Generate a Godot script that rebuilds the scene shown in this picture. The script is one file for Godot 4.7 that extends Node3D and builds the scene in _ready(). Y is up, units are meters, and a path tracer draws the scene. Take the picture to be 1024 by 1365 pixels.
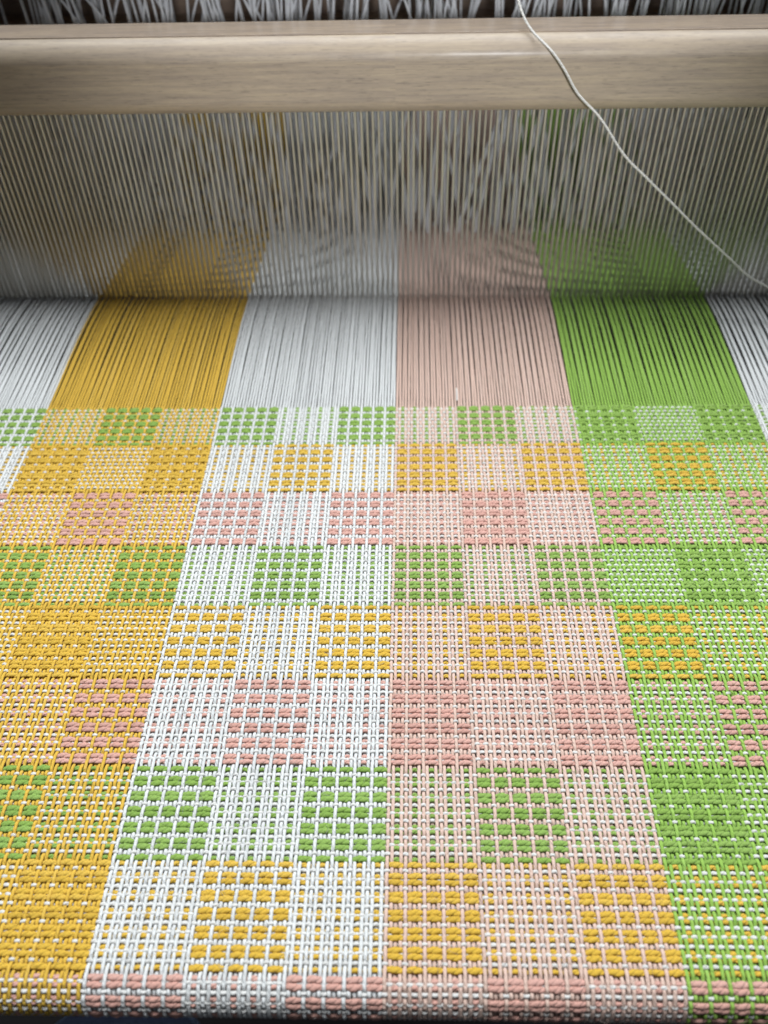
extends Node3D
# A close-up of a floor loom: the woven cloth with its bare warp, the breast beam it turns over, the beater with
# its reed, the heddle shafts behind it and one loose thread. Millimetres in the weave, metres everywhere else.

const MM := 0.001
const END := 0.00125          # spacing of the warp ends: 60 ends make a stripe of 75 mm
const SKEW := 0.009           # the rows of weft run a little askew
const ROLL_R := 0.0070        # radius of the cloth's turn over the breast beam
const ROLL_AT := 0.0599       # where that turn begins
const REED_AT := 0.3668
const PERIOD := 4             # weft picks in a repeat: pattern, binder, pattern, tabby

var rng := RandomNumberGenerator.new()
var taken := {}
var mats := {}
var picks := []               # every weft pick: along, band, kind (0 pattern, 1 binder, 2 tabby)
var band_from := [-0.0220, 0.0055, 0.0330, 0.0605, 0.0880, 0.1155, 0.1460, 0.1744, 0.2014, 0.2295, 0.2561, 0.2797]
# bands -3 .. 7 in the photograph's counting: band_from[k] is where band k - 3 begins


func _ready() -> void:
	rng.seed = 20417
	camera_and_light()
	yarns()
	floor_and_loom()
	cloth()
	beater()
	shafts()
	small_things()


# ------------------------------------------------------------------ camera, light

func camera_and_light() -> void:
	var cam := Camera3D.new()
	cam.name = "camera"
	cam.near = 0.01
	cam.far = 20.0
	var lens := CameraAttributesPhysical.new()
	lens.frustum_focal_length = 19.87
	lens.frustum_focus_distance = 0.268
	lens.frustum_near = 0.01
	lens.frustum_far = 20.0
	lens.exposure_aperture = 7.6
	cam.attributes = lens
	cam.fov = 62.26
	add_child(cam)
	cam.basis = Basis(Vector3.UP, 0.04635) * Basis(Vector3.RIGHT, -0.81778) * Basis(Vector3.BACK, -0.03)
	cam.position = Vector3(0.00671, 0.23362, 0.0)
	cam.current = true

	var we := WorldEnvironment.new()
	we.name = "surroundings"
	var env := Environment.new()
	env.background_mode = Environment.BG_COLOR
	env.background_color = Color(0.26, 0.27, 0.29)
	env.tonemap_mode = Environment.TONE_MAPPER_LINEAR
	env.tonemap_exposure = 1.0
	env.sdfgi_enabled = true
	env.ssao_enabled = true
	env.ssil_enabled = true
	we.environment = env
	add_child(we)

	var lamp := AreaLight3D.new()      # out of view, lights the cloth from above and behind
	lamp.name = "unseen_overhead_light"
	lamp.area_size = Vector2(1.2, 1.0)
	lamp.light_energy = 4.25
	lamp.light_color = Color(0.96, 0.98, 1.0)
	lamp.shadow_enabled = true
	add_child(lamp)
	var spot := SpotLight3D.new()      # unseen spot from the front, placed to brighten heddles and beater
	spot.name = "unseen_front_light"
	spot.light_energy = 0.62
	spot.light_color = Color(0.97, 0.98, 1.0)
	spot.light_size = 0.03
	spot.spot_angle = 12.0
	spot.spot_angle_attenuation = 0.9
	spot.spot_range = 4.0
	spot.shadow_enabled = true
	add_child(spot)
	spot.look_at_from_position(Vector3(0.10, 0.34, 0.42), Vector3(0.0, 0.080, -0.46), Vector3.UP)
	lamp.look_at_from_position(Vector3(0.06, 1.2, -0.68), Vector3(0.06, 0.0, -0.6801), Vector3.FORWARD)


# ------------------------------------------------------------------ helpers

func numbered(called: String, parent: Node) -> String:
	var key := str(parent.get_instance_id()) + called
	taken[key] = taken.get(key, -1) + 1
	return called if taken[key] == 0 else "%s_%03d" % [called, taken[key]]


func obj(called: String, mesh: Mesh, material: Material, parent: Node = self) -> MeshInstance3D:
	var o := MeshInstance3D.new()
	o.name = numbered(called, parent)
	o.mesh = mesh
	if material:
		o.material_override = material
	parent.add_child(o, true)
	return o


func thing(called: String, label: String, category: String, at := Vector3.ZERO, group := "") -> Node3D:
	var o := Node3D.new()
	o.name = numbered(called, self)
	add_child(o, true)
	o.position = at
	tag(o, label, category, group)
	return o


func part(called: String, parent: Node, label := "") -> Node3D:
	var o := Node3D.new()
	o.name = numbered(called, parent)
	parent.add_child(o, true)
	if label:
		o.set_meta("label", label)
	return o


func tag(o: Node, label: String, category: String, group := "") -> void:
	o.set_meta("label", label)
	o.set_meta("category", category)
	if group:
		o.set_meta("group", group)


# A tube along path; side is the fixed direction of its first radius, the second stands across it.
func tube(path: PackedVector3Array, ra: PackedFloat32Array, rb: PackedFloat32Array, side: Vector3, k: int, pitch: float, capped := false) -> ArrayMesh:
	var n := path.size()
	var v := PackedVector3Array()
	var nn := PackedVector3Array()
	var uv := PackedVector2Array()
	var ix := PackedInt32Array()
	v.resize(n * (k + 1))
	nn.resize(n * (k + 1))
	uv.resize(n * (k + 1))
	var cs := PackedFloat32Array()
	var sn := PackedFloat32Array()
	for j in k + 1:
		cs.append(cos(TAU * j / k))
		sn.append(sin(TAU * j / k))
	var run := 0.0
	var at := 0
	for i in n:
		var t := path[mini(i + 1, n - 1)] - path[maxi(i - 1, 0)]
		t = t.normalized()
		var s := (side - t * side.dot(t)).normalized()
		var u := t.cross(s)
		if i > 0:
			run += path[i].distance_to(path[i - 1])
		var a := ra[i]
		var b := rb[i]
		var p := path[i]
		var w := run / pitch
		for j in k + 1:
			v[at] = p + s * (cs[j] * a) + u * (sn[j] * b)
			nn[at] = (s * (cs[j] * b) + u * (sn[j] * a)).normalized()
			uv[at] = Vector2(float(j) / k, w)
			at += 1
	for i in n - 1:
		for j in k:
			var p := i * (k + 1) + j
			var q := p + k + 1
			ix.append_array(PackedInt32Array([p, p + 1, q, p + 1, q + 1, q]))
	if capped:
		for end in 2:
			var o := 0 if end == 0 else (n - 1) * (k + 1)
			for j in range(1, k - 1):
				if end == 0:
					ix.append_array(PackedInt32Array([o, o + j + 1, o + j]))
				else:
					ix.append_array(PackedInt32Array([o, o + j, o + j + 1]))
	return packed(v, nn, uv, ix)


func packed(v: PackedVector3Array, nn: PackedVector3Array, uv: PackedVector2Array, ix: PackedInt32Array) -> ArrayMesh:
	var f := (v[ix[1]] - v[ix[0]]).cross(v[ix[2]] - v[ix[0]])
	if f.dot(nn[ix[0]] + nn[ix[1]] + nn[ix[2]]) > 0.0:      # front faces run clockwise
		for i in range(0, ix.size(), 3):
			var t := ix[i + 1]
			ix[i + 1] = ix[i + 2]
			ix[i + 2] = t
	var a := []
	a.resize(Mesh.ARRAY_MAX)
	a[Mesh.ARRAY_VERTEX] = v
	a[Mesh.ARRAY_NORMAL] = nn
	a[Mesh.ARRAY_TEX_UV] = uv
	a[Mesh.ARRAY_INDEX] = ix
	var m := ArrayMesh.new()
	m.add_surface_from_arrays(Mesh.PRIMITIVE_TRIANGLES, a)
	return m


func even_tube(points: Array, r: float, k := 8, pitch := 0.0028, side := Vector3.RIGHT, capped := true) -> ArrayMesh:
	var path := PackedVector3Array(points)
	var ra := PackedFloat32Array()
	ra.resize(path.size())
	ra.fill(r)
	return tube(path, ra, ra, side, k, pitch, capped)


# A smooth curve through points, step apart.
func curve(points: Array, step: float) -> Array:
	var c := Curve3D.new()
	c.bake_interval = step
	for i in points.size():
		var a: Vector3 = points[maxi(i - 1, 0)]
		var b: Vector3 = points[mini(i + 1, points.size() - 1)]
		var t := (b - a) / 6.0
		c.add_point(points[i], -t, t)
	return Array(c.get_baked_points())


# A rail along x whose rounded outline in (toward the viewer, up) is swept from x0 to x1, slightly domed at its ends.
func rail(outline: PackedVector2Array, x0: float, x1: float, smooth := true) -> ArrayMesh:
	var n := outline.size()
	var v := PackedVector3Array()
	var nn := PackedVector3Array()
	var uv := PackedVector2Array()
	var ix := PackedInt32Array()
	var mid := Vector2.ZERO
	for p in outline:
		mid += p / n
	var xs := [x0, x0 + 0.0015, x1 - 0.0015, x1]
	var shrink := [0.94, 1.0, 1.0, 0.94]
	for a in 4:
		for i in n + 1:
			var p := outline[i % n]
			var d := outline[(i + 1) % n] - outline[(i + n - 1) % n]
			var q: Vector2 = mid + (p - mid) * shrink[a]
			v.append(Vector3(xs[a], q.y, q.x))
			var o := Vector2(d.y, -d.x).normalized()
			if o.dot(p - mid) < 0:
				o = -o
			nn.append(Vector3(0, o.y, o.x))
			uv.append(Vector2(xs[a], float(i) / n))
	for a in 3:
		for i in n:
			var p := a * (n + 1) + i
			var q := p + n + 1
			ix.append_array(PackedInt32Array([p, p + 1, q, p + 1, q + 1, q]))
	var body := packed(v, nn, uv, ix)
	var st := SurfaceTool.new()
	st.begin(Mesh.PRIMITIVE_TRIANGLES)
	st.append_from(body, 0, Transform3D())
	for end in 2:
		var cx: float = x0 if end == 0 else x1
		for i in n:
			var p: Vector2 = mid + (outline[i] - mid) * 0.94
			var q: Vector2 = mid + (outline[(i + 1) % n] - mid) * 0.94
			var tri := [Vector3(cx, mid.y, mid.x), Vector3(cx, p.y, p.x), Vector3(cx, q.y, q.x)]
			var out := Vector3(-1 if end == 0 else 1, 0, 0)
			if (tri[1] - tri[0]).cross(tri[2] - tri[0]).dot(out) > 0:
				tri = [tri[0], tri[2], tri[1]]
			for c in tri:
				st.set_normal(out)
				st.set_uv(Vector2(c.z, c.y))
				st.add_vertex(c)
	return st.commit()


# A rounded rectangle between two corners in (toward the viewer, up), each corner with its own radius.
func rounded(lo: Vector2, hi: Vector2, radii: Array, steps := 6) -> PackedVector2Array:
	var out := PackedVector2Array()
	var corners := [Vector2(hi.x, hi.y), Vector2(lo.x, hi.y), Vector2(lo.x, lo.y), Vector2(hi.x, lo.y)]
	for c in 4:
		var r: float = radii[c]
		var sx := -1.0 if c == 0 or c == 3 else 1.0
		var sy := -1.0 if c < 2 else 1.0
		var o: Vector2 = corners[c] + Vector2(sx, sy) * r
		for i in steps + 1:
			var a := PI / 2 * (c + float(i) / steps)
			out.append(o + Vector2(cos(a), sin(a)) * r)
	return out


# ------------------------------------------------------------------ materials

func image_of(w: int, h: int, f: Callable) -> Image:
	var im := Image.create(w, h, false, Image.FORMAT_RGB8)
	for y in h:
		for x in w:
			im.set_pixel(x, y, (f as Callable).call(x, y))
	return im


func yarns() -> void:
	var noise := FastNoiseLite.new()
	noise.seed = 5
	noise.frequency = 0.09
	var fine := FastNoiseLite.new()
	fine.seed = 9
	fine.frequency = 0.35
	# two plies twisted round each other, with fibres along the plies
	var relief := image_of(64, 64, func(x, y):
		var phase := fposmod(2.0 * x / 64.0 + y / 64.0, 1.0)
		var ply := sqrt(maxf(0.0, 1.0 - pow(2.0 * phase - 1.0, 2.0)))
		var g := 0.25 + 0.62 * ply + 0.13 * sin(TAU * (4.0 * x / 64.0 + 6.0 * y / 64.0)) * sin(TAU * (3.0 * x / 64.0 - y / 64.0))
		return Color(g, g, g))
	var tone := image_of(64, 128, func(x, y):
		var g := 0.93 + 0.06 * sin(TAU * (4.0 * x / 64.0 + 5.0 * y / 128.0) + 2.0 * noise.get_noise_2d(x, y)) + 0.06 * fine.get_noise_2d(x, y * 0.5)
		return Color(g, g, g).clamp())
	var relief_tex := ImageTexture.create_from_image(relief)
	var tone_tex := ImageTexture.create_from_image(tone)
	var colours := {
		"white_warp": Color(0.90, 0.905, 0.895), "yellow_warp": Color(0.89, 0.725, 0.29), "pink_warp": Color(0.885, 0.765, 0.70), "green_warp": Color(0.60, 0.755, 0.345),
		"white_weft": Color(0.885, 0.88, 0.86), "yellow_weft": Color(0.88, 0.715, 0.27), "pink_weft": Color(0.865, 0.665, 0.605), "green_weft": Color(0.55, 0.685, 0.32),
		"heddle": Color(0.94, 0.945, 0.955), "loose": Color(0.86, 0.85, 0.82),
	}
	for key in colours:
		for tint in 3:
			var m := StandardMaterial3D.new()
			m.resource_name = key + "_yarn"
			var c: Color = colours[key]
			m.albedo_color = c.lightened(0.05) if tint == 1 else (c.darkened(0.045) if tint == 2 else c)
			m.albedo_texture = tone_tex
			m.roughness = 0.85
			m.metallic_specular = 0.35
			m.rim_enabled = true
			m.rim = 0.3
			m.rim_tint = 0.6
			m.heightmap_enabled = true
			m.heightmap_texture = relief_tex
			m.heightmap_scale = 0.055 if key == "loose" or key.ends_with("weft") and key != "white_weft" else 0.026
			m.backlight_enabled = true
			m.backlight = c * (0.6 if key == "heddle" else 0.25)
			mats[key + str(tint)] = m

	var grain := FastNoiseLite.new()
	grain.seed = 31
	grain.frequency = 0.02
	var wood := image_of(1024, 256, func(x, y):
		var long := grain.get_noise_2d(x * 0.22, y * 5.0) + 0.8 * noise.get_noise_2d(x * 0.05, y * 6.0)
		var pore := fine.get_noise_2d(x * 0.10, y * 1.3)
		var dark := maxf(0.0, fine.get_noise_2d(x * 0.06 + 900.0, y * 2.2) - 0.30)
		var g := 1.0 + 0.12 * long + 0.06 * pore - 0.55 * dark
		return Color(0.80 * g, 0.74 * g, 0.68 * g * (1.0 - 0.03 * long)).clamp())
	var wood_tex := ImageTexture.create_from_image(wood)
	var rough := image_of(256, 64, func(x, y):
		var g := 0.58 + 0.12 * fine.get_noise_2d(x * 0.3, y * 1.5) + 0.10 * noise.get_noise_2d(x, y)
		return Color(g, g, g))
	var rough_tex := ImageTexture.create_from_image(rough)
	var w := StandardMaterial3D.new()
	w.resource_name = "varnished_maple"
	w.albedo_texture = wood_tex
	w.albedo_color = Color(0.73, 0.715, 0.675)
	w.roughness_texture = rough_tex
	w.roughness = 1.0
	w.clearcoat_enabled = true
	w.clearcoat = 0.10
	w.clearcoat_roughness = 0.22
	w.uv1_triplanar = true
	w.uv1_scale = Vector3(4.0, 16.0, 16.0)
	mats.maple = w
	var d := w.duplicate() as StandardMaterial3D
	d.resource_name = "dark_stained_wood"
	d.albedo_color = Color(0.54, 0.49, 0.45)
	d.clearcoat = 0.1
	mats.dark_wood = d
	var b := w.duplicate() as StandardMaterial3D
	b.resource_name = "taupe_strip"
	b.albedo_color = Color(0.70, 0.675, 0.64)
	b.clearcoat = 0.8
	b.clearcoat_roughness = 0.12
	mats.strip = b
	var s := StandardMaterial3D.new()
	s.resource_name = "reed_steel"
	s.albedo_color = Color(0.76, 0.745, 0.715)
	s.metallic = 0.85
	s.roughness = 0.34
	mats.steel = s
	var f := StandardMaterial3D.new()
	f.resource_name = "dim_floor"
	f.albedo_texture = wood_tex
	f.albedo_color = Color(0.20, 0.20, 0.22)
	f.roughness = 0.8
	f.uv1_triplanar = true
	f.uv1_scale = Vector3(0.8, 3.0, 3.0)
	mats.floor = f
	var weave := image_of(64, 64, func(x, y):
		var g := 0.5 + 0.25 * sin(TAU * (x + y) / 8.0) + 0.2 * fine.get_noise_2d(x, y)
		return Color(g, g, g))
	var blue := StandardMaterial3D.new()
	blue.resource_name = "navy_cloth"
	blue.albedo_color = Color(0.42, 0.48, 0.62)
	blue.roughness = 0.9
	blue.heightmap_enabled = true
	blue.heightmap_texture = ImageTexture.create_from_image(weave)
	blue.heightmap_scale = 0.05
	blue.uv1_triplanar = true
	blue.uv1_scale = Vector3(12, 12, 12)
	mats.blue = blue
	var pale_rim := blue.duplicate() as StandardMaterial3D
	pale_rim.resource_name = "navy_rim"
	pale_rim.albedo_color = Color(0.50, 0.58, 0.70)
	mats.pale_rim = pale_rim


# ------------------------------------------------------------------ floor, breast beam

func floor_and_loom() -> void:
	var fm := BoxMesh.new()
	fm.size = Vector3(6, 0.05, 6)
	var fl := obj("floor", fm, mats.floor)
	fl.position = Vector3(0, -0.925, -0.5)
	fl.set_meta("kind", "structure")
	fl.set_meta("label", "dim dark floor far below the loom")
	fl.set_meta("category", "floor")

	var r := ROLL_R - 0.0010
	var beam := thing("breast_beam", "wooden breast beam of the loom under the front roll of the cloth", "beam", Vector3(0, -ROLL_R - 0.0001, -ROLL_AT))
	beam.rotation.y = SKEW
	obj("rail", rail(rounded(Vector2(-0.040, -r), Vector2(r, r), [r - 0.0002, 0.002, 0.002, r - 0.0002], 10), -0.36, 0.36), mats.maple, beam)


# ------------------------------------------------------------------ the cloth

# The place along (metres from under the camera, measured on the cloth) and lift above the cloth's middle, in the world's y and z.
func on_cloth(along: float, lift: float) -> Vector2:
	if along >= ROLL_AT:
		return Vector2(lift, -along)
	var rr := ROLL_R
	var c := Vector2(-rr, -ROLL_AT)               # y, z of the roll's axis
	var phi := (ROLL_AT - along) / rr
	if phi <= PI:
		return c + Vector2(cos(phi), sin(phi)) * (rr + lift)
	return Vector2(c.x - rr - lift, -ROLL_AT - (phi - PI) * rr)


func turn_on_cloth(along: float) -> float:
	return clampf((ROLL_AT - along) / ROLL_R, 0.0, PI)


func role_of(e: int) -> int:                      # 0 and 2 are the ties, 1 and 3 the pattern ends
	return posmod(e, 4)


func floats(e: int, band: int) -> bool:           # whether the pattern weft lies on the face of this block in this band
	return posmod(floori(e / 20.0) + band, 2) == 0


func lay_picks() -> void:
	for k in band_from.size() - 1:
		var band := k - 3
		var a: float = band_from[k]
		var b: float = band_from[k + 1]
		var periods := 6.0 if band < 7 else 5.3
		var l := (b - a) / periods
		var whole := band in [-1, 2, 5]           # the pink bands hold six pairs, the others begin and end on a single pick
		var p := 0
		while true:
			var base := a + (p - (0.0 if whole else 0.5)) * l
			var done := true
			for q in PERIOD:
				var z: float = base + l * [0.335, 0.5, 0.665, 0.995][q]
				if z < b - 0.02 * l:
					done = false
					if z > a + 0.02 * l:
						picks.append({"along": z + rng.randf_range(-0.00012, 0.00012), "band": band, "kind": [0, 1, 0, 2][q]})
			if done:
				break
			p += 1


# how high an end of that role stands as it crosses a pick, in mm
func warp_lift(role: int, on_face: bool, kind: int) -> float:
	if on_face:
		match role:
			0: return [0.58, 0.52, -0.22][kind]
			2: return [-0.60, -0.40, 0.02][kind]
			_: return [-0.55, -0.60, 0.44][kind]
	match role:
		0: return [0.45, 0.34, -0.44][kind]
		2: return [-0.45, 0.26, -0.44][kind]
		_: return [0.45, -0.34, 0.40][kind]


# how high a pick stands as it crosses an end, and its half width and half height, in mm
func weft_lift(role: int, on_face: bool, kind: int) -> Vector3:
	if kind == 0:
		if on_face:
			match role:
				0: return Vector3(-0.32, 0.46, 0.38)
				2: return Vector3(0.48, 0.92, 0.58)
				_: return Vector3(0.32, 0.79, 0.50)
		if role == 2:
			return Vector3(0.36, 0.68, 0.48)
		return Vector3(-0.42, 0.60, 0.40)
	if kind == 1:
		if on_face:
			return Vector3(-0.05, 0.34, 0.30) if role % 2 else Vector3(-0.55, 0.34, 0.30)
		return Vector3(0.52, 0.54, 0.40) if role % 2 else Vector3(-0.34, 0.44, 0.36)
	if role % 2:
		return Vector3(-0.38, 0.44, 0.36)
	if on_face:
		return Vector3(0.46, 0.50, 0.38) if role == 0 else Vector3(-0.85, 0.40, 0.34)
	return Vector3(0.48, 0.56, 0.42)


func warp_mesh(role: int, parity: int, variant: int) -> ArrayMesh:
	var g := RandomNumberGenerator.new()
	g.seed = 100 + role * 31 + parity * 7 + variant * 131
	var wander := FastNoiseLite.new()
	wander.seed = role * 10 + parity + variant * 17
	wander.frequency = 1.0
	var path := PackedVector3Array()
	var ra := PackedFloat32Array()
	var rb := PackedFloat32Array()
	var last_h := 0.0
	var last_z := 0.0
	var e := parity * 20 + role
	for i in picks.size():
		var p: Dictionary = picks[i]
		var face := floats(e, p.band)
		var h := warp_lift(role, face, p.kind) * g.randf_range(0.9, 1.08)
		var z: float = p.along
		if i > 0:
			for q in 3:
				var f := (q + 1) / 3.0
				var s := 0.5 - 0.5 * cos(PI * f)
				var zz := lerpf(last_z, z, f)
				var yz := on_cloth(zz, lerpf(last_h, h, s) * MM)
				var x := wander.get_noise_1d(zz * 160.0) * 0.16 * MM
				path.append(Vector3(x, yz.x, yz.y))
				ra.append(0.53 * MM)
				rb.append(0.43 * MM)
		last_h = h
		last_z = z
	# the bare warp: past the fell the ends pair up for the reed, then sink to their heddle eyes and rise to the back of the loom
	var pair := (0.09 if role % 2 == 0 else -0.09) + g.randf_range(-0.17, 0.17)
	var stray := g.randf_range(-0.18, 0.18)
	var lift: float = [0.9, -0.5, 0.3, -0.9][role] + g.randf_range(-0.3, 0.3)
	var heddle_at: float = [0.452, 0.480, 0.466, 0.480][role] + (0.014 if role % 2 and parity else 0.0)
	var eye: float = -17.0 + [3.5, -2.0, 1.0, -2.0][role] + g.randf_range(-1.0, 1.0)
	var fell: float = band_from[band_from.size() - 1]
	var free := [[fell + 0.0015, 0.0, 0.0], [fell + 0.012, 0.25, 0.25], [0.315, 0.75, 0.7], [0.334, 0.8, 0.9], [0.341, 0.7, 1.0], [0.346, 0.5, 1.0], [0.353, 0.1, 1.0], [REED_AT, -1.2, 1.0], [REED_AT + 0.006, -2.0, 1.0], [heddle_at, eye, 1.4], [0.525, -9.0, 0.8], [0.56, -2.0, 0.6], [0.64, 6.0, 0.3], [0.78, 9.0, 0.0], [1.05, 10.0, 0.0]]
	for c in free:
		var y: float = c[1] + lift * c[1] if c[0] <= 0.345 else c[1] + (lift * 0.7 if c[0] < 0.4 else 0.0)
		var behind: bool = c[0] > REED_AT + 0.003
		path.append(Vector3(((stray if c[0] > 0.4 else (pair * 0.5 if behind else pair)) * c[2]) * MM + wander.get_noise_1d(c[0] * 60.0) * 0.2 * MM, y * MM, -c[0]))
		ra.append((0.56 if behind else 0.49) * MM)
		rb.append((0.50 if behind else 0.44) * MM)
	return tube(path, ra, rb, Vector3.RIGHT, 8, 1.7 * MM)


func weft_mesh(kind: int, parity: int, variant: int) -> ArrayMesh:
	var g := RandomNumberGenerator.new()
	g.seed = 900 + kind * 37 + parity * 11 + variant * 211
	var wander := FastNoiseLite.new()
	wander.seed = 50 + kind * 10 + parity + variant * 17
	wander.frequency = 1.0
	var path := PackedVector3Array()
	var ra := PackedFloat32Array()
	var rb := PackedFloat32Array()
	var last := Vector3.ZERO
	for e in range(-180, 180):
		var l := weft_lift(role_of(e), floats(e, parity), kind)
		if kind == 0:
			l.x += g.randf_range(-0.06, 0.08)
			l.y *= g.randf_range(0.90, 1.08)
			l.z *= g.randf_range(0.92, 1.08)
		if e > -180:
			for q in 3:
				var f := (q + 1) / 3.0
				var s := 0.5 - 0.5 * cos(PI * f)
				var m := last.lerp(l, s)
				var x := (e - 0.5 + f) * END
				path.append(Vector3(x, m.x * MM, wander.get_noise_1d(x * 260.0) * (0.30 if kind == 0 else 0.18) * MM))
				var ply := 1.0 + (0.08 if kind == 0 else 0.05) * sin(TAU * (x / MM / 1.15 + 0.1 * variant))
				ra.append(m.y * MM * ply)
				rb.append(m.z * MM * ply)
		last = l
	return tube(path, ra, rb, Vector3.BACK, 8, (2.2 if kind == 0 else 1.6) * MM, true)


func cloth() -> void:
	lay_picks()
	var t := thing("woven_cloth", "checked yellow, white, pink and green cloth with bare warp at its far end", "cloth")
	var warps := {}
	for role in 4:
		for parity in 2:
			for variant in 6:
				warps[[role, parity, variant]] = warp_mesh(role, parity, variant)
	var stripes := [
		[-180, "white_warp", "white warp stripe at the left edge"], [-120, "yellow_warp", "mustard yellow warp stripe"], [-60, "white_warp", "white warp stripe between yellow and pink"],
		[0, "pink_warp", "pale pink warp stripe"], [60, "green_warp", "green warp stripe"], [120, "white_warp", "white warp stripe at the right edge"],
	]
	var far := {}
	for s in stripes:
		var st := part("warp_stripe", t, s[2])
		for e in range(s[0], s[0] + 60):
			var variant := rng.randi_range(0, 5)
			var mesh: ArrayMesh = warps[[role_of(e), posmod(floori(e / 20.0), 2), variant]]
			var x := (e + 0.5) * END
			var tint := [0, 0, 0, 1, 2][rng.randi_range(0, 4)] as int
			var where := Transform3D(Basis(), Vector3(x + rng.randf_range(-0.06, 0.06) * MM, 0, -SKEW * x))
			if e < -156 or e >= 144:              # past the 300 nearest
				if not far.has(mesh):
					far[mesh] = []
				far[mesh].append(where)
				continue
			var o := obj("warp_yarn", mesh, mats[s[1] + str(tint)], st)
			o.transform = where
	var st := SurfaceTool.new()
	st.begin(Mesh.PRIMITIVE_TRIANGLES)
	for mesh in far:
		for where in far[mesh]:
			st.append_from(mesh, 0, where)
	var rest := obj("outer_warp", st.commit(), mats.white_warp0, t)
	rest.set_meta("kind", "stuff")

	var wefts := {}
	for kind in 3:
		for parity in 2:
			for variant in 4:
				wefts[[kind, parity, variant]] = weft_mesh(kind, parity, variant)
	var names := ["pink", "yellow", "green"]
	var bands := {}
	for p in picks:
		var band: int = p.band
		var colour: String = names[posmod(band + 1, 3)]
		if not bands.has(band):
			bands[band] = part("weft_band", t, "band woven with %s pattern weft" % colour)
		var key: String = (colour if p.kind == 0 else "white") + "_weft" + str([0, 0, 1, 2][rng.randi_range(0, 3)])
		var o := obj(["pattern_weft", "binder_weft", "tabby_weft"][p.kind], wefts[[p.kind, posmod(band, 2), rng.randi_range(0, 3)]], mats[key], bands[band])
		var yz := on_cloth(p.along, 0.0)
		o.transform = Transform3D(Basis(Vector3.UP, SKEW + rng.randf_range(-0.0010, 0.0010)) * Basis(Vector3.RIGHT, turn_on_cloth(p.along)), Vector3(0, yz.x, yz.y))

	# loose hairs that stand off the yarns
	var hair := SurfaceTool.new()
	hair.begin(Mesh.PRIMITIVE_TRIANGLES)
	hair.append_from(even_tube([Vector3(-0.0011, 0, 0), Vector3(-0.0006, 0.0003, 0.0002), Vector3(0, 0.0004, 0.0005), Vector3(0.0006, 0.00025, 0.0002), Vector3(0.0011, 0.0, -0.0002)], 0.000028, 3, 0.01, Vector3.UP, false), 0, Transform3D())
	var hair_mesh := hair.commit()
	for s in stripes:
		var mm := MultiMesh.new()
		mm.transform_format = MultiMesh.TRANSFORM_3D
		mm.mesh = hair_mesh
		mm.instance_count = 700
		for i in mm.instance_count:
			var along := rng.randf_range(0.050, 0.285)
			var yz := on_cloth(along, 0.00075)
			var b := Basis(Vector3.RIGHT, turn_on_cloth(along)) * Basis(Vector3.UP, rng.randf_range(0, TAU)) * Basis(Vector3.RIGHT, rng.randf_range(-0.9, 0.9))
			mm.set_instance_transform(i, Transform3D(b.scaled(Vector3.ONE * rng.randf_range(0.7, 1.6)), Vector3((s[0] + rng.randf_range(0, 60)) * END, yz.x, yz.y)))
		var fuzz := MultiMeshInstance3D.new()
		fuzz.name = numbered("loose_hairs", t)
		fuzz.multimesh = mm
		fuzz.material_override = mats[s[1] + "1"]
		fuzz.set_meta("kind", "stuff")
		t.add_child(fuzz, true)

	# a white fleck of lint spun into one pink end
	var pts := curve([Vector3(0.0262, 0.0010, -0.2832), Vector3(0.0263, 0.0014, -0.2862), Vector3(0.0263, 0.0013, -0.2888), Vector3(0.0263, 0.0009, -0.2915)], 0.0006)
	obj("lint_fleck", even_tube(pts, 0.00034, 6), mats.white_weft1, t)


# ------------------------------------------------------------------ the beater and its reed

func beater() -> void:
	var t := thing("beater", "wooden beater with a rounded top rail and a steel reed across the warp", "beater", Vector3(0, 0, -REED_AT))
	var strip := rounded(Vector2(-0.0042, 0.1210), Vector2(0.0116, 0.12226), [0.00005, 0.0004, 0.00005, 0.00005], 2)
	obj("top_strip", rail(strip, -0.40, 0.40), mats.strip, t)  # slightly darker, glossier sheet over the rail's top face
	var top := rounded(Vector2(-0.0045, 0.0935), Vector2(0.0175, 0.1222), [0.0085, 0.0015, 0.0015, 0.0062], 10)
	obj("top_rail", rail(top, -0.40, 0.40), mats.maple, t)
	obj("bottom_rail", rail(rounded(Vector2(-0.014, -0.110), Vector2(0.010, -0.078), [0.004, 0.004, 0.004, 0.004], 5), -0.40, 0.40), mats.maple, t)
	var reed := part("reed", t, "steel reed of thin upright dents")
	var blades := []
	for v in 4:
		blades.append(rail_up(0.00048 + 0.00004 * v, 0.0017, -0.080, 0.0965))
	for i in range(-104, 104):
		var o := obj("dent", blades[rng.randi_range(0, 3)], mats.steel, reed)
		o.position = Vector3(i * 2 * END + rng.randf_range(-0.08, 0.08) * MM, 0, 0)
		o.rotation = Vector3(0, rng.randf_range(-0.05, 0.05), rng.randf_range(-0.0008, 0.0008))


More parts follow.
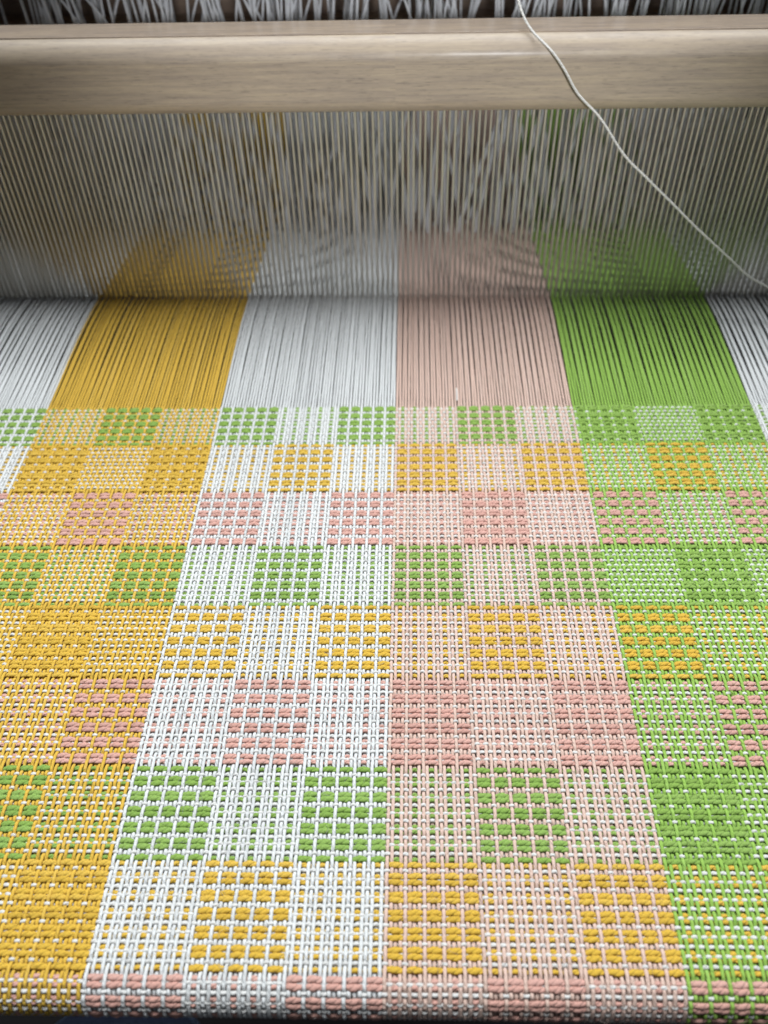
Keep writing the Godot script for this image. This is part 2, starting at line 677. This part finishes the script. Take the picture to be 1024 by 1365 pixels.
# an upright flat blade with rounded edges: half thickness, half depth, foot and head
func rail_up(hx: float, hz: float, y0: float, y1: float) -> ArrayMesh:
	var path := PackedVector3Array([Vector3(0, y0, 0), Vector3(0, (y0 + y1) / 2, 0), Vector3(0, y1, 0)])
	var st := SurfaceTool.new()
	st.begin(Mesh.PRIMITIVE_TRIANGLES)
	var out := rounded(Vector2(-hx, -hz), Vector2(hx, hz), [hx * 0.9, hx * 0.9, hx * 0.9, hx * 0.9], 3)
	var n := out.size()
	for i in n:
		var p := out[i]
		var q := out[(i + 1) % n]
		var dp := out[(i + 1) % n] - out[(i + n - 1) % n]
		var dq := out[(i + 2) % n] - out[i]
		var np := Vector3(dp.y, 0, -dp.x).normalized()
		var nq := Vector3(dq.y, 0, -dq.x).normalized()
		var a := [Vector3(p.x, y0, p.y), Vector3(p.x, y1, p.y), Vector3(q.x, y1, q.y), Vector3(q.x, y0, q.y)]
		var an := [np, np, nq, nq]
		var order := [0, 1, 2, 0, 2, 3]
		if (a[1] - a[0]).cross(a[2] - a[0]).dot(np) > 0:
			order = [0, 2, 1, 0, 3, 2]
		for k in order:
			st.set_normal(an[k])
			st.set_uv(Vector2(a[k].y * 8.0, float(i) / n))
			st.add_vertex(a[k])
	st.index()
	return st.commit()


# ------------------------------------------------------------------ the heddle shafts

func heddle_mesh(g: RandomNumberGenerator, up: float, down: float, eye: float, slack: bool) -> ArrayMesh:
	var st := SurfaceTool.new()
	st.begin(Mesh.PRIMITIVE_TRIANGLES)
	var lean := g.randf_range(-0.012, 0.012)
	for s in 2:
		var side := -1.0 if s == 0 else 1.0
		var spread := g.randf_range(0.0002, 0.0007) * side
		var pts := [
			Vector3(g.randf_range(-0.001, 0.001), down, side * 0.0010), Vector3(spread * 0.4, eye - 0.035, side * 0.0009), Vector3(0.0006 * side, eye - 0.006, 0.0), Vector3(0.0011 * side, eye, 0.0008 * side),
			Vector3(0.0006 * side, eye + 0.006, 0.0), Vector3(lean * 0.25 + spread * 0.5, eye + 0.04, side * 0.0012), Vector3(lean * 0.7 + spread + g.randf_range(-0.002, 0.002), eye + 0.085, side * 0.0016),
			Vector3(lean + spread * 1.6 + g.randf_range(-0.003, 0.003), (eye + up) * 0.62, side * 0.002), Vector3(lean * 0.6 + spread, up, side * 0.001),
		]
		if slack:                                  # a loose string that bows out sideways on its way up
			var way := g.randf_range(0.008, 0.020) * (1.0 if g.randf() < 0.5 else -1.0)
			pts[6] += Vector3(way * 0.5, 0.004, 0.004)
			pts[7] += Vector3(way * 1.6, -0.002, 0.005)
			pts.insert(8, Vector3(way * 0.6, up - 0.02, 0.003))
		st.append_from(even_tube(curve(pts, 0.004), 0.00056, 6, 0.0026), 0, Transform3D())
	return st.commit()


# how far a heddle leans to the bunch its neighbours gather in, in radians
func gathered(x: float, k: int, n: FastNoiseLite) -> float:
	var w := x + 0.006 * n.get_noise_2d(x * 20.0, k * 0.4)
	var bunch := floorf(w / 0.022)
	var middle := (bunch + 0.5) * 0.022 + 0.005 * n.get_noise_2d(bunch * 3.7, 9.0 + k)
	return 0.95 * (middle - x) / 0.078 + 0.20 * n.get_noise_2d(bunch * 5.3, 50.0 + k * 0.2)


func shafts() -> void:
	var gather := FastNoiseLite.new()
	gather.seed = 77
	gather.frequency = 1.0
	var at := [0.452, 0.466, 0.480, 0.494]
	var label := [
		"heddle shaft nearest the beater with white string heddles", "second heddle shaft behind the beater, white string heddles",
		"third heddle shaft behind the beater, white string heddles", "heddle shaft furthest behind the beater, white string heddles",
	]
	for k in 4:
		var eye: float = [-0.0135, -0.016, -0.019, -0.019][k]
		var t := thing("heddle_shaft", label[k], "heddle shaft", Vector3(0, 0, -at[k]), "heddle shafts behind the beater")
		obj("top_bar", rail(rounded(Vector2(-0.0025, 0.157), Vector2(0.0025, 0.180), [0.001, 0.001, 0.001, 0.001], 3), -0.36, 0.36), mats.dark_wood, t)
		obj("bottom_bar", rail(rounded(Vector2(-0.0025, -0.190), Vector2(0.0025, -0.168), [0.001, 0.001, 0.001, 0.001], 3), -0.36, 0.36), mats.dark_wood, t)
		var shapes := []
		for v in 10:
			shapes.append(heddle_mesh(rng, 0.158, -0.169, eye, v >= 7))
		for e in range(-168, 168):
			var role := role_of(e)
			var mine: bool = role == 0 if k == 0 else (role == 2 if k == 1 else (role % 2 == 1 and posmod(floori(e / 20.0), 2) == k - 2))
			if not mine or posmod(floori(e / 4.0) + k, 2) == 0:
				continue
			var o := obj("heddle", shapes[rng.randi_range(0, 6) if rng.randf() < 0.68 else rng.randi_range(7, 9)], mats["heddle" + str(rng.randi_range(0, 2))], t)
			o.position.x = (e + 0.5) * END + rng.randf_range(-0.0008, 0.0008)
			var x := o.position.x
			o.rotation.z = -gathered(x, k, gather) + rng.randf_range(-0.04, 0.04)
			o.rotation.y = PI if rng.randf() < 0.5 else 0.0


# ------------------------------------------------------------------ what hangs and lies about

func small_things() -> void:
	# dark cross members of the loom behind the shafts
	var bars := [[0.560, 0.036, 0.0685, "lower brown wooden cross bar behind the heddles"], [0.575, 0.0580, 0.090, "upper brown wooden cross bar behind the heddles"]]
	for b in bars:
		var m := rail(rounded(Vector2(-0.006, b[1]), Vector2(0.006, b[2]), [0.0015, 0.0015, 0.0015, 0.0015], 4), -0.5, 0.5)
		var o := obj("cross_bar", m, mats.dark_wood)
		o.position.z = -b[0]
		tag(o, b[3], "bar")
	var shade_frame := thing("unseen_shade_frame", "unseen broad wooden frame above the heddle shafts, shading the warp behind the reed", "unseen frame", Vector3(0, 0, -0.50))  # out of view, placed to shade the warp behind the reed
	obj("shade_board", rail(rounded(Vector2(-0.17, 0.235), Vector2(0.088, 0.265), [0.006, 0.006, 0.006, 0.006], 5), -0.46, 0.46), mats.maple, shade_frame)
	for side in [-1, 1]:
		var post := obj("post", rail(rounded(Vector2(-0.03, -0.90), Vector2(0.03, 0.235), [0.004, 0.004, 0.004, 0.004], 4), -0.02, 0.02), mats.maple, shade_frame)
		post.position.x = 0.43 * side
	var back := obj("back_beam", rail(rounded(Vector2(-0.03, -0.06), Vector2(0.03, 0.0094), [0.01, 0.01, 0.004, 0.004], 6), -0.5, 0.5), mats.dark_wood)
	back.position.z = -1.03
	tag(back, "brown wooden back beam at the far end of the warp", "beam")

	# the loose white thread that hangs over the beater
	var pts := [
		Vector3(0.0405, 0.1480, -0.375), Vector3(0.0462, 0.1310, -0.360), Vector3(0.0520, 0.1236, -0.3535), Vector3(0.0583, 0.1180, -0.3462), Vector3(0.0640, 0.1122, -0.3445), Vector3(0.0712, 0.1041, -0.3440),
		Vector3(0.0800, 0.0940, -0.3425), Vector3(0.0925, 0.0815, -0.3410), Vector3(0.1036, 0.0722, -0.3400), Vector3(0.1165, 0.0600, -0.3400), Vector3(0.1290, 0.0488, -0.3400), Vector3(0.1440, 0.0365, -0.3400),
		Vector3(0.1570, 0.0268, -0.3400), Vector3(0.1673, 0.0205, -0.3400), Vector3(0.1850, 0.0105, -0.3380), Vector3(0.2050, 0.0030, -0.3340), Vector3(0.2350, 0.0022, -0.3300),
	]
	for i in range(1, pts.size() - 1):
		pts[i] += Vector3(rng.randf_range(-1, 1), rng.randf_range(-1, 1), 0) * 0.0009
	var th := obj("loose_thread", even_tube(curve(pts, 0.0012), 0.00047, 8, 0.0018), mats.loose0)
	tag(th, "loose white thread hanging slantwise over the beater and its reed", "thread")

	# something round and navy below the front edge of the cloth
	var round_shape := thing("navy_round_shape", "dark blue rounded shape below the front edge of the cloth", "round_shape", Vector3(-0.1255, -0.222, -0.058))
	var sm := SphereMesh.new()
	sm.radius = 0.048
	sm.height = 0.054
	sm.radial_segments = 40
	sm.rings = 20
	obj("dome", sm, mats.blue, round_shape)
	var ring := []
	for i in 49:
		ring.append(Vector3(cos(TAU * i / 48.0), 0, sin(TAU * i / 48.0)) * 0.0480)
	obj("pale_rim", even_tube(ring, 0.0022, 8, 0.003, Vector3.UP, false), mats.pale_rim, round_shape)
